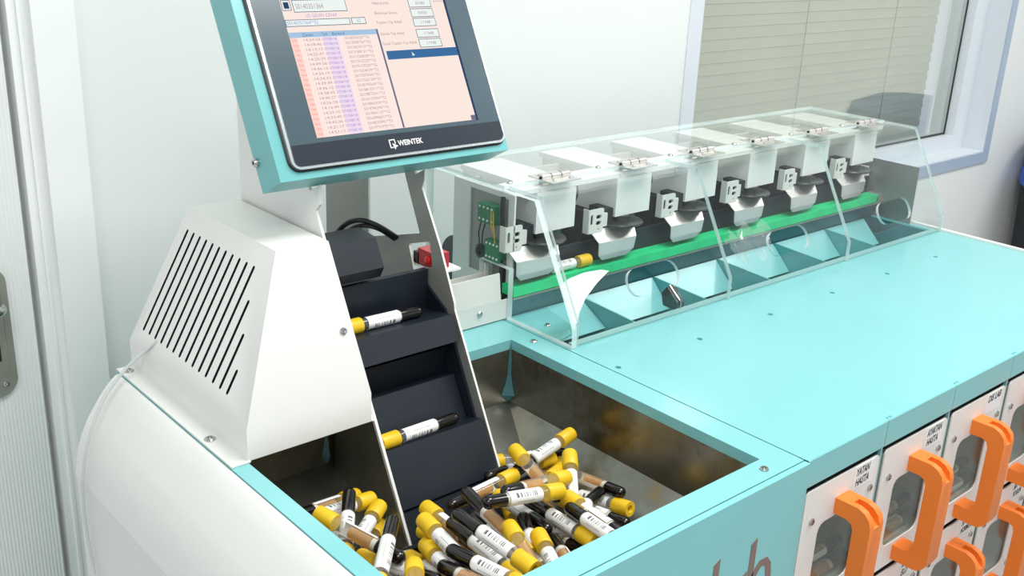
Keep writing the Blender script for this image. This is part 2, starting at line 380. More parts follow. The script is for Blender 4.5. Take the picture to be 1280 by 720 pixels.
# chutes below the belt
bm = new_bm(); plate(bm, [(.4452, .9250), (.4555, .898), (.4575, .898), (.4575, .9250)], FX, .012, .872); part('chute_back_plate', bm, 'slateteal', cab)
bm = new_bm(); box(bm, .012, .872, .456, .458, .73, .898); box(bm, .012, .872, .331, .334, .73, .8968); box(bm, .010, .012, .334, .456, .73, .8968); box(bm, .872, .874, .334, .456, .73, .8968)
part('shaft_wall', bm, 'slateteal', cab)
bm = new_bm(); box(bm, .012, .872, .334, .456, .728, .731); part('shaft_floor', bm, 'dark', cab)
for k in range(6):
    bm = new_bm(); x0 = .0135 if k == 0 else PIT * k + .002; x1 = PIT * (k + 1) - .002 if k < 5 else .846
    yb, zb = (.404, .870) if k == 0 else (.418, .861)
    plate(bm, [(.4545, .8975), (yb, zb), (yb + .0012, zb - .0014), (.4555, .8945)], FX, x0, x1)
    part('chute_flap', bm, 'teal', cab)
    if 0 < k:
        bm = new_bm(); plate(bm, [(.4545, .8985), (.336, .8925), (.336, .745), (.4545, .745)], FX, PIT * k - .001, PIT * k + .001)
        part('chute_divider', bm, 'teal_dark', cab)
bm = new_bm(); prism(bm, [(.0135, .4545), (.0135, .360), (.058, .372), (.080, .4545)], FZ, .8955, .8975); part('deck_plate', bm, 'teal', cab)
screw('deck_screw', (.037, .405, .8975), (0, 0, 1), .004, None); inv(bpy.data.objects['deck_screw'], cab)
# ---- drawers
def make_drawer(x, zt, txt, rows):
    bm = new_bm(); z0 = zt - .1628; fl = z0 + .026
    plate(bm, rrect(x + .0065, x + .1405, z0, zt, .006), FY, -.0005, .0012, holes=[rrect(x + .0375, x + .113, zt - .134, zt - .046, .011, 3)])
    box(bm, x + .012, x + .014, .0012, .13, z0 + .006, zt - .008); box(bm, x + .133, x + .135, .003, .13, z0 + .006, zt - .008)
    box(bm, x + .012, x + .135, .003, .13, fl - .002, fl); box(bm, x + .012, x + .135, .128, .13, z0 + .006, zt - .008)
    d = part('drawer', bm, 'face', cab)
    bm = new_bm(); box(bm, x + .035, x + .1155, .0014, .0032, zt - .1365, zt - .0435); obj('smoked_window', bm, 'smoke', d)
    hx0, hx1 = x + .0625, x + .0875; zt2, zb2 = zt - .0240, zt - .1565
    out = [(-.0002, zt2), (-.026, zt2), (-.034, zt2 - .003), (-.040, zt2 - .009), (-.0425, zt2 - .017), (-.0425, zb2 + .014), (-.039, zb2 + .006), (-.033, zb2 + .001), (-.027, zb2), (-.0002, zb2),
           (-.0002, zb2 + .018), (-.016, zb2 + .018), (-.0215, zb2 + .0205), (-.024, zb2 + .027), (-.024, zt2 - .027), (-.0215, zt2 - .0205), (-.016, zt2 - .018), (-.0002, zt2 - .018)]
    bm = new_bm(); prism(bm, out, FX, hx0, hx1); h = obj('handle', bm, 'orange', d, bevel=.0022, seg=2, smooth=True)
    c = new_bm(); mx = (hx0 + hx1) / 2
    prism(c, [(-.017, zt2 + .002), (-.017, zt2 - .005), (-.0335, zt2 - .0125), (-.046, zt2 - .0215), (-.046, zt2 + .002)], FX, mx - .0048, mx + .0048)
    cut(h, c, ['orange'])
    for sx, sz in ((.0225, .037), (.1295, .036), (.0225, .139), (.1295, .139)):
        screw('screw', (x + sx, -.0005, zt - sz), (0, -1, 0), .0042, d)
    bm = new_bm(); box(bm, x + .0935, x + .1310, -.0009, -.0004, zt - .0275, zt - .0005)
    for i, t in enumerate(txt):
        n = len(txt); text_into(bm, t, .0122 if n > 1 else .0125, (x + .0960 + .0010 * i, -.0009, zt - .0120 - .0120 * i), (1, 0, .04), (0, 0, 1), 1, shear=.2, width=.0050 * len(t) if len(t) < 7 else .0325, thick=.0002, bold=.00025)
    obj('paper_label', bm, ['paper', 'ink'], d)
    return d
def copy_tree(o, par, off, shared=True):
    c = o.copy(); COL.objects.link(c); c.parent = par; c.matrix_parent_inverse = o.matrix_parent_inverse
    c.location = Vector(o.location) + Vector(off)
    for ch in list(o.children):
        g = ch.copy(); COL.objects.link(g); g.parent = c
    return c
TXT = {(0, 0): ['YATAN', 'HASTA'], (1, 0): ['AYAKTAN', 'HASTA'], (2, 0): ['DIS LAB'], (1, 1): ['KAN', 'ELD'], (2, 1): ['SIT', 'HORMON'], (3, 1): ['BIY', 'YOGUN']}
first = None
for r in range(3):
    for k in range(6):
        zt = .8622 - .1715 * r
        if (k, r) in TXT: make_drawer(PIT * k, zt, TXT[(k, r)], r)
        elif r < 2 or k in (1, 2, 3, 4):
            if first is None: first = (make_drawer(PIT * k, zt, [], r), k, r)
            else: copy_tree(first[0], cab, (PIT * (k - first[1]), 0, -.1715 * (r - first[2])))

# ================================================================== loading unit (left): bin, hopper, hood, elevator
unit = thing('loading_unit', 'turquoise and white loading unit with open steel bin and vented hood, left of cabinet', 'machine', (-.22, .29, 0))
bm = new_bm(); plate(bm, [(-.4385, .0040), (-.0006, .0040), (-.0006, .60), (-.2, .60), (-.2, .5755), (-.4385, .5755)], FZ, Z0 - .012, Z0, holes=[[(-.4215, .031), (-.034, .031), (-.034, .3925), (-.4215, .3925)]])
part('bin_rim', bm, 'teal', unit, bevel=.0012)
bm = new_bm(); box(bm, -.4385, -.0006, -.0035, .0030, .1, Z0 - .0004); fp = part('front_panel', bm, 'teal', unit, bevel=.0028, seg=3)
bm = new_bm(); box(bm, -.0045, -.0006, .0035, .60, .1, Z0 - .0125); box(bm, -.4385, -.434, .0035, .5755, .1, Z0 - .0125); box(bm, -.434, -.0045, .40, .5755, .1, Z0 - .0125); box(bm, -.434, -.0045, .0035, .40, .1, .70)
part('unit_body', bm, 'teal_dark', unit)
# lettering on the front panel
bm = new_bm(); yf = -.0039; FL = lambda a, b, d: (a - .0060, d, b + .0045)
def stroke(pts, w=.0088):
    n = len(pts); L_, R2 = [], []
    for i in range(n):
        a = Vector(pts[max(i - 1, 0)]); b = Vector(pts[min(i + 1, n - 1)]); d = (b - a).normalized(); q = Vector((-d.y, d.x)) * w / 2; p = Vector(pts[i])
        L_.append(p + q); R2.append(p - q)
    prism(bm, [tuple(v) for v in L_ + R2[::-1]], FL, yf, yf + .0005)
def stem(x, z0, z1, w=.0088): prism(bm, [(x - w / 2, z0), (x + w / 2, z0), (x + w / 2, z1 + .004), (x - w / 2, z1)], FL, yf, yf + .0005)
stem(-.1265, .73, .838)
stem(-.0815, .73, .806, .008); stroke([(-.112, .806), (-.1115, .765), (-.110, .745), (-.104, .735), (-.096, .735), (-.088, .745), (-.083, .757)], .008)
stem(-.0715, .73, .838)
stroke([(-.069, .792), (-.064, .803), (-.057, .8095), (-.049, .8095), (-.0435, .803), (-.0410, .790), (-.0405, .765), (-.0405, .73)], .0088)
obj('lettering', bm, 'brown', fp)
# curved white cover at the far left
prof = [(-.4392, .8985), (-.4440, .8965), (-.4530, .8880), (-.4610, .8780), (-.4695, .8660), (-.4770, .8540), (-.4845, .8380), (-.4895, .8220), (-.4925, .8050), (-.4940, .7950), (-.4940, .10), (-.4392, .10)]
sp_ = [(p.x, p.y) for p in spline([(x, z, 0) for x, z in prof[:10]], 6)]
bm = new_bm(); prism(bm, sp_ + [(-.4930, .785), (-.4930, .10), (-.4392, .10)], FY, -.0035, .568); sc_ = part('side_cover', bm, 'white', unit, smooth=True)
try: sc_.data.set_sharp_from_angle(angle=radians(9))
except Exception: pass
# steel hopper
bm = new_bm()
X0, X1, Y0, Y1 = -.4215, -.034, .031, .3925
lv = [[(X0, Y0, .8878), (X1, Y0, .8878), (X1, Y1, .8878), (X0, Y1, .8878)], [(X0, Y0, .819), (X1, Y0, .819), (X1, Y1, .819), (X0, Y1, .819)], [(-.30, .12, .763), (-.11, .12, .763), (-.11, .25, .763), (-.30, .25, .763)]]
R3 = [[bm.verts.new(p) for p in l] for l in lv]
for a, b in zip(R3, R3[1:]):
    for i in range(4): bm.faces.new([a[i], a[(i + 1) % 4], b[(i + 1) % 4], b[i]])
bm.faces.new(R3[2])
bmesh.ops.recalc_face_normals(bm, faces=bm.faces)
lowest = min(v.co.z for v in bm.verts); b2 = bm.copy(); bmesh.ops.solidify(b2, geom=b2.faces[:], thickness=.002)
flip = min(v.co.z for v in b2.verts) > lowest - .001; b2.free()
bmesh.ops.solidify(bm, geom=bm.faces[:], thickness=-.002 if flip else .002)
hop = part('hopper', bm, 'steel', unit)
# filled corner welds
for cx, cy, sx, sk in ((X1, Y1, -1, 1.), (-.290, Y1, -1, .55)):
    bm = new_bm(); P = [(.0, .8985), (.003, .875), (.0035, .855), (.007, .842), (.012, .830), (.004, .821), (0, .819)]; P = [(d * sk, z) for d, z in P]
    for i in range(len(P) - 1):
        (d0, z0), (d1, z1) = P[i], P[i + 1]
        v = [bm.verts.new(q) for q in ((cx + sx * (d0 + .0006), cy - .0006, z0), (cx + sx * .0006, cy - d0 * .9 - .0006, z0), (cx + sx * .0006, cy - d1 * .9 - .0006, z1), (cx + sx * (d1 + .0006), cy - .0006, z1))]
        bm.faces.new(v)
    bmesh.ops.remove_doubles(bm, verts=bm.verts, dist=.0001)
    obj('corner_sealant', bm, 'slateteal', hop)
for x, y in ((-.0165, .372), (-.047, .0165)):
    inv(screw('rim_screw', (x, y, Z0), (0, 0, 1), .0045, None), unit)
# vented hood
HX = -.2875
bot = [(-.4215, .3125), (HX, .3125), (HX, .5745), (-.4215, .5745)]
bm = new_bm()
A = [bm.verts.new((x, y, .9012)) for x, y in bot]
B = [bm.verts.new((x, y, .9320)) for x, y in bot]
T_ = [bm.verts.new(p) for p in ((-.3455, .3868, 1.0685), (HX, .3868, 1.0685), (HX, .5745, 1.0685), (-.3455, .5745, 1.0685))]
bm.faces.new(A[::-1])
for a, b in ((A, B), (B, T_)):
    for i in range(4): bm.faces.new([a[i], a[(i + 1) % 4], b[(i + 1) % 4], b[i]])
bm.faces.new(T_)
hood = part('hood', bm, ['white', 'dark'], unit, bevel=.004, seg=3, smooth=True)
k_ = (.3455 - .4215) / -(1.0685 - .9320)     # lean of the vented side
def side(y, z, d): # point on the vented side, d = depth inwards
    n = Vector((-1, 0, k_)).normalized(); return Vector((-.4215 + (z - .932) * k_, y, z)) - n * d
c = new_bm()
slots = [(.5555 - .01455 * i, .9465, 1.0493) for i in range(11)] + [(.3945, .9462, 1.0220), (.3795, .9459, .9958), (.3650, .9457, .9680)]
for y, za, zb in slots:
    w_ = .0021; loop = []
    for i in range(7): a = pi * i / 6; loop.append((y + w_ * cos(a), zb - w_ + w_ * sin(a)))
    for i in range(7): a = pi + pi * i / 6; loop.append((y + w_ * cos(a), za + w_ + w_ * sin(a)))
    U = [c.verts.new(side(p, q, -.004)) for p, q in loop]; V = [c.verts.new(side(p, q, .018)) for p, q in loop]
    for f in (U, V[::-1]): c.faces.new(f).material_index = 1
    for i in range(len(loop)): j = (i + 1) % len(loop); c.faces.new([U[i], U[j], V[j], V[i]]).material_index = 1
cut(hood, c, ['white', 'dark'])  # slot pockets coloured dark to stand in for shade inside the hood
bm = new_bm(); plate(bm, [(-.4385, .3105), (-.4195, .3105), (-.4195, .5745), (-.4385, .5745)], FZ, Z0 + .0004, Z0 + .0018); obj('flange', bm, 'white', hood)
for y in (.370, .561): screw('flange_screw', (-.4305, y, Z0 + .0018), (0, 0, 1), .0055, hood)
screw('hood_screw', (-.2990, .3432, .9900), (0, -.8786, .477), .0036, hood)
bm = new_bm(); plate(bm, [(.3125, .9012), (.3295, .932), (.337, .946), (.350, .946), (.350, .9012)], FX, -.2868, -.2845); obj('side_lip', bm, 'white', hood)
# elevator side plates
def fr(z): return .312 + .543 * (z - .9)
edge = [(.4080, 1.1000), (.4080, 1.1200), (.4262, 1.1105), (.4262 + .0445, 1.1105 + .0837)]
lp_out = [(fr(.772), .772), (.385, .772), (.385, .9), (.5742, .9), (.5742, 1.1945)] + edge[::-1] + [(fr(1.092), 1.092)]
bm = new_bm(); plate(bm, lp_out, FX, -.2840, -.2810, emi=1); sp = part('side_plate', bm, ['white', 'white'], unit)
bm = new_bm(); plate(bm, [(fr(.772) + .0012, .772), (.385, .772), (.385, .8985), (fr(.8985) + .0012, .8985)], FX, -.2856, -.2841); obj('steel_skirt', bm, 'steel', sp)
rp_out = [(fr(.772), .772), (.385, .772), (.385, .9005), (.609, .9005), (.609, 1.1945)] + edge[::-1][:2] + [(.4096, 1.1195), (.4096, 1.108), (.4136, 1.098), (.380, 1.0404), (.3536, .9845), (.3525, .977)]
win_h = [(.4165, 1.0467), (.5165, 1.0173), (.5165, 1.165), (.462, 1.150), (.4434, 1.1037)]
sq = [(.4364, 1.0277), (.4345, 1.0303), (.4003, 1.0413), (.3979, 1.0400), (.3930, 1.0150), (.3945, 1.0133), (.4260, 1.0020), (.4278, 1.0030)]
bm = new_bm(); plate(bm, rp_out, FX, -.1540, -.1515, holes=[win_h, sq], emi=1); part('side_plate', bm, ['plategrey', 'white'], unit)
# navy liner and stepped risers
bm = new_bm(); plate(bm, [(.262, .778), (.3655, .9745), (.4175, 1.0035), (.44, .99), (.44, .905), (.3845, .905), (.3845, .778)], FX, -.1572, -.1545); part('liner', bm, 'navy', unit)
EX0, EX1 = -.2805, -.1580
def riser(name, pts, x0=EX0, x1=EX1, m='navy', bev=.0008):
    bm = new_bm(); prism(bm, pts, FX, x0, x1); return part(name, bm, m, unit, bevel=bev, seg=1)
riser('step', [(.3515, .9735), (.3380, .9475), (.368, .9385), (.402, .945), (.408, .966), (.402, 1.0125), (.395, 1.0125), (.398, .9655)])
riser('step', [(.3455, .9060), (.3205, .8600), (.3220, .8560), (.352, .846), (.372, .898)])
riser('step', [(.2960, .8720), (.2672, .8185), (.30, .806), (.345, .838), (.3200, .8645)])
riser('step', [(.2645, .8170), (.2420, .7745), (.272, .768), (.297, .805)])
riser('void_panel', [(.360, .9330), (.372, .9330), (.378, .900), (.366, .900)])
bm = new_bm(); plate(bm, [(.30, .775), (.383, .775), (.383, .9), (.43, .9), (.43, 1.0), (.425, 1.0), (.425, .905), (.378, .905), (.378, .78), (.30, .78)], FX, EX0, EX1); part('elevator_back', bm, 'dark', unit)
# black drive box above the steps, small bracket, cables
bm = new_bm(); prism(bm, [(.3825, 1.0305), (.3985, 1.0590), (.4300, 1.0620), (.4420, 1.030), (.430, 1.018), (.390, 1.018)], FX, EX0, -.2240)
part('drive_box', bm, 'navy', unit, bevel=.004)
bm = new_bm(); box(bm, EX0, -.243, .434, .450, 1.0500, 1.0515); part('bracket', bm, 'cream', unit)
bm = new_bm(); sweep(bm, [(-.2225, .486, 1.020), (-.2215, .478, 1.041), (-.215, .466, 1.0555), (-.203, .456, 1.0595), (-.185, .450, 1.0515), (-.158, .454, 1.033)], .0029, 8)
sweep(bm, [(-.2170, .486, 1.020), (-.2160, .477, 1.036), (-.209, .465, 1.0490), (-.198, .457, 1.0525), (-.181, .453, 1.0460), (-.158, .458, 1.030)], .0026, 8)
part('cable_loop', bm, 'black', unit, smooth=True)
# red light barrier looking through the square hole
bm = new_bm(); box(bm, -.150, -.131, .393, .425, 1.010, 1.0275); rs = part('sensor', bm, 'red', unit, bevel=.002)
bm = new_bm(); lathe(bm, [(.0045, 0), (.0045, .002), (.0025, .003), (0, .003)], (-.1505, .405, 1.018), (-1, 0, 0), 14); obj('lens', bm, mat('red_lens', (.7, .02, .02), .15), rs, smooth=True)
bm = new_bm(); lathe(bm, [(.003, 0), (.003, .004), (0, .005)], (-.140, .402, 1.0275), (0, 0, 1), 10); obj('knob', bm, 'yellow', rs)
bm = new_bm(); box(bm, -.1505, -.118, .388, .431, 1.006, 1.0085); box(bm, -.150, -.140, .423, .433, 1.0085, 1.022, 1); obj('bracket', bm, ['white', 'black'], rs)
# white channel that hands tubes to the belt
ch = [(.4455, .902), (.4475, .902), (.4475, .9275), (.4515, .962), (.4497, .962), (.4455, .9280)]
bm = new_bm(); prism(bm, ch, FX, -.150, -.0065); box(bm, -.0065, .0045, .4455, .4475, .902, .9275); box(bm, -.150, .0045, .4475, .500, .9005, .9025)
box(bm, -.150, .0100, .498, .500, .9025, .9465); box(bm, .0100, .0150, .496, .500, .9025, .959); box(bm, -.150, -.0070, .4480, .4978, .9262, .9280)
tr = part('transfer_channel', bm, 'cream', unit, bevel=.0008); screw('channel_screw', (-.040, .4455, .917), (0, -1, 0), .004, tr)

# thin grey cable from the vent down the side cover
bm = new_bm(); sweep(bm, [(-.4128, .520, .9470), (-.424, .528, .935), (-.443, .534, .918), (-.470, .530, .893), (-.489, .527, .856), (-.4985, .530, .812), (-.5000, .535, .76), (-.4985, .53, .70), (-.502, .50, .60), (-.502, .48, .0025)], .0017, 8)
tag(obj('cable', bm, 'cable', smooth=True), 'thin pale grey cable running from the vent slots down over the white side cover', 'cable')

# ================================================================== touch screen on the tower
th = radians(28); UU = Vector((0, sin(th), cos(th))); NN = Vector((0, -cos(th), sin(th))); PO = Vector((0, .391, 1.133))
def FM(a, b, d): return Vector((a, 0, 0)) + PO + UU * b + NN * d
mon = thing('touchscreen_monitor', 'tilted turquoise touchscreen monitor with a dark bezel, on the tower above the bin', 'monitor', (-.194, .43, 1.12))
bm = new_bm(); x0, x1, ub, ut = -.3355, -.0525, .0, .224
f_ = [bm.verts.new(FM(a, b, 0)) for a, b in ((x0, ub), (x1, ub), (x1, ut), (x0, ut))]
g_ = [bm.verts.new(FM(a, b, -.0400)) for a, b in ((x0, ub), (x1, ub), (x1, ut), (x0, ut))]
bm.faces.new(f_); bm.faces.new(g_[::-1])
for i in range(4): bm.faces.new([f_[i], f_[(i + 1) % 4], g_[(i + 1) % 4], g_[i]])
part('housing', bm, 'monteal', mon, bevel=.004, seg=3, smooth=True)
def FMr(a, b, d): return FM(a, b, d)
bm = new_bm(); prism(bm, rrect(-.3235, -.0535, .0068, .2162, .012, 6), FMr, .0003, .0012); part('gasket', bm, 'black', mon)
bm = new_bm(); prism(bm, rrect(-.3215, -.0555, .0085, .2142, .010, 6), FMr, .0012, .0050); part('bezel', bm, 'silver', mon, bevel=.0012, smooth=True)
bm = new_bm(); prism(bm, rrect(-.3185, -.0585, .0112, .2115, .007, 6), FMr, .0050, .0056)
prism(bm, [(-.0585, .0322), (-.3185, .0322)] + [p for p in rrect(-.3185, -.0585, .0112, .2115, .007, 6) if p[1] < .0185], FMr, .0056, .0058, 1)
bg = part('bezel_glass', bm, ['bezelsheen', 'bnavy'], mon)
bm = new_bm()
text_into(bm, 'WEINTEK', .0078, FM(-.1980, .0190, .0060), (1, 0, 0), UU, 0, width=.0310, bold=.00018)
for a, b, c2, d2 in ((-.2085, -.2010, .0255, .0265), (-.2085, -.2073, .0175, .0265), (-.2085, -.2045, .0175, .0185), (-.2020, -.2010, .0215, .0265)): quad(bm, FMr, a, b, c2, d2, .0060)
prism(bm, [(-.2050, .0225), (-.1985, .0190), (-.2015, .0180), (-.2030, .0155)], FMr, .0059, .0060)
obj('bezel_lettering', bm, emit('logo_white', (.75, .78, .80), .75) if False else 'label', bg)
# lit screen
E_ = dict(bg=emit('screen_pink', (.93, .78, .715), .98), field=emit('screen_field', (.80, .86, .83), 1), edge=emit('screen_line', (.12, .17, .24), 1), navy=emit('screen_button', (.03, .06, .13), 1),
          hdr=emit('screen_header', (.36, .53, .72), 1), bar=emit('screen_bar', (.045, .15, .33), 1), txt=emit('screen_text', (.33, .27, .26), 1), pale=emit('screen_pale_text', (.36, .30, .32), 1),
          red=emit('screen_red', (.98, .64, .57), 1), lil=emit('screen_lilac', (.82, .69, .82), 1), pur=emit('screen_purple', (.42, .27, .62), 1), blue=emit('screen_blue_text', (.24, .33, .62), 1), list=emit('screen_list', (.95, .77, .72), 1), hata=emit('screen_red_text', (.85, .28, .24), 1), sb=emit('screen_scroll', (.16, .16, .24), 1))
KEYS = list(E_)
bm = new_bm(); ix = {k: i for i, k in enumerate(KEYS)}
D0 = .0058
quad(bm, FMr, -.2880, -.0900, .0368, .1865, D0, ix['bg'])
def fld(a, b, c2, d2, m='field'):
    quad(bm, FMr, a, b, c2, d2, D0 + .0001, ix['edge']); quad(bm, FMr, a + .0007, b - .0007, c2 + .0007, d2 - .0007, D0 + .0002, ix[m])
def tx(s, sz, a, b, m='txt', wd=None, bold=.0): text_into(bm, s, sz, FM(a, b, D0 + .0003), (1, 0, 0), UU, ix[m], width=wd, bold=bold)
fld(-.2872, -.2770, .1652, .1760); quad(bm, FMr, -.2850, -.2792, .1672, .1738, D0 + .0003, ix['navy'])
fld(-.2750, -.2140, .1632, .1760); tx('50140351364', .0078, -.2728, .1665, 'pale', .0315)
tx('LIS GELEN CEVAP', .0050, -.2640, .1578, 'pur', .0360)
fld(-.2880, -.2145, .1488, .1560); tx('50140351364**52', .0052, -.2868, .1507, 'blue', .0350); fld(-.2128, -.1957, .1490, .1562); tx('52', .0050, -.2068, .1510, 'blue', .0045)
quad(bm, FMr, -.2880, -.1850, .0368, .1428, D0 + .0001, ix['list']); quad(bm, FMr, -.2880, -.2800, .0368, .1380, D0 + .00015, ix['red']); quad(bm, FMr, -.2515, -.2340, .0368, .1380, D0 + .00015, ix['lil'])
quad(bm, FMr, -.2880, -.1850, .1375, .1430, D0 + .0002, ix['hdr'])
tx('Zaman', .0044, -.2735, .1386, 'bar', .0120); tx('Tarih', .0044, -.2520, .1386, 'bar', .0070); tx('Barkod', .0044, -.2400, .1386, 'bar', .0140)
for i in range(20):
    u = .1335 - .00496 * i; r_ = random.Random(i)
    tx('Hata', .0036, -.2862, u, 'hata', .0058)
    tx('14:%02d:%02d' % (r_.randint(10, 59), r_.randint(10, 59)), .0040, -.2745, u, 'pale', .0185)
    tx('07/08/18', .0040, -.2528, u, 'pur', .0165)
    tx('501%07d**52' % r_.randint(1000000, 9999999), .0042, -.2272, u, 'pale', .0300)
quad(bm, FMr, -.1868, -.1846, .0370, .1430, D0 + .0003, ix['sb'])
for s, u, wd, x in (('Makina Hizi', .1690, .0205, -.1828), ('Besleme Süresi', .1583, .0280, -.1829), ('Toplam Tüp Adedi', .1482, .0320, -.1839), ('Günlük Tüp Adedi', .1358, .0300, -.1831), ('Genel Toplam Tüp Adedi', .1252, .0435, -.1836)): tx(s, .0042, x, u, 'txt', wd)
for (a, b), s in zip(((.1648, .1742), (.1540, .1636), (.1436, .1530), (.1312, .1408), (.1204, .1300)), ('00384', '00000', '11948', '11948', '11948')):
    fld(-.1370, -.1075, a, b); tx(s, .0048, -.1280, a + .0030, 'pale', .0120)
tx('kontrol', .0036, -.1040, .1700, 'pale', .0120)
quad(bm, FMr, -.1816, -.0902, .1096, .1189, D0 + .0002, ix['bar'])
prism(bm, [(-.1500, .1120), (-.1470, .1128), (-.1500, .1165)], FMr, D0 + .0003, D0 + .0004, ix['field'])
quad(bm, FMr, -.0965, -.0900, .0368, .0420, D0 + .0003, ix['sb']); quad(bm, FMr, -.0900, -.0870, .0360, .1865, D0 - .00005, ix['navy'])
part('screen', bm, [E_[k] for k in KEYS], mon)
inv(screw('housing_screw', FM(-.3358, .030, -.0345), (-1, 0, 0), .0045, None, .004), mon)
# ================================================================== belt conveyor with six reading heads
cv = thing('tube_conveyor', 'green belt conveyor with six white reading heads under the clear cover', 'conveyor', (.44, .46, .9))
bm = new_bm(); box(bm, .012, .862, .4425, .4655, .9285, .9410); part('belt', bm, 'green', cv, bevel=.001)
bm = new_bm(); box(bm, .012, .866, .4412, .4436, .9255, .9275); part('belt_edge_strip', bm, 'alu', cv)
bm = new_bm(); box(bm, .012, .862, .4660, .4720, .926, .970); part('guide_rail', bm, 'navy', cv, bevel=.001)
bm = new_bm(); box(bm, .012, .866, .4585, .4655, .9002, .928); part('belt_bed', bm, 'charcoal', cv)
bm = new_bm(); lathe(bm, [(.0095, 0), (.0095, .022), (.006, .024), (.006, .028), (0, .028)], (.868, .4425, .9325), (0, 1, 0), 18); part('end_roller', bm, 'alu', cv, smooth=True)
bm = new_bm(); box(bm, .822, .868, .470, .505, .950, .975); box(bm, .835, .872, .474, .500, .975, .985); part('motor_block', bm, 'white', cv, bevel=.002)
# backboard and rail that carry the heads
bm = new_bm(); box(bm, .024, .866, .566, .569, .9005, 1.052); part('backboard', bm, 'cream', cv)
bm = new_bm(); box(bm, .022, .868, .458, .500, 1.0535, 1.0595); part('mounting_rail', bm, 'white', cv, bevel=.001)
# bulkhead plate at the left end
bm = new_bm(); plate(bm, [(.455, .905), (.5745, .905), (.5745, 1.0555), (.455, 1.0555)], FX, .018, .0205, holes=[[(.466, .940), (.541, .940), (.541, 1.0485), (.466, 1.0485)]])
bk = part('bulkhead', bm, 'white', cv)
bm = new_bm(); box(bm, .0206, .0225, .462, .545, .936, 1.0525); obj('steel_insert', bm, 'grey', bk)
bm = new_bm(); lathe(bm, [(.010, 0), (.010, .003), (.006, .005), (.0045, .001), (0, .001)], (.0206, .518, .968), (-1, 0, 0), 18); obj('grommet', bm, 'black', bk, smooth=True)
bm = new_bm(); lathe(bm, [(.030, 0), (.034, .001), (.034, .006), (.030, .008)], (.022, .572, .940), (1, 0, 0), 28); part('drive_pulley', bm, 'charcoal', cv, smooth=True)
def terminal(y0, y1, z0, z1, par, x=.0200):
    bm = new_bm(); box(bm, x - .012, x, y0, y1, z0, z1); n = 4
    for i in range(n):
        y = y0 + (y1 - y0) * (i + .5) / n
        for z in (z0 + (z1 - z0) * .18, z0 + (z1 - z0) * .85): lathe(bm, [(.0016, 0), (.0016, .0008), (0, .0008)], (x - .012, y, z), (-1, 0, 0), 8, mi=1)
    return obj('terminal_block', bm, ['pcb', 'label'], par)
terminal(.482, .513, 1.012, 1.036, bk); terminal(.470, .497, .966, .992, bk)
bm = new_bm(); lathe(bm, [(.0035, 0), (.0035, .001), (0, .001)], (.0206, .523, 1.0165), (-1, 0, 0), 12); obj('hole_plug', bm, 'label', bk)
bm = new_bm()
for a in (0, .004): sweep(bm, [(.008, .483 + a, 1.030), (.002, .475 + a, 1.015), (.004, .474, .998), (.010, .478 + a, .988)], .0009, 6)
obj('yellow_wire', bm, 'copper', bk, smooth=True)
bm = new_bm(); sweep(bm, [(.010, .508, 1.012), (.004, .505, .998), (.008, .508, .985), (.012, .516, .970)], .0009, 6); sweep(bm, [(.010, .500, 1.012), (.005, .499, .998), (.008, .503, .984), (.012, .515, .968)], .0009, 6)
sweep(bm, [(.012, .470, 1.052), (.008, .466, 1.030), (.012, .468, 1.005), (.016, .472, .985)], .0030, 8); obj('black_wire', bm, 'black', bk, smooth=True)
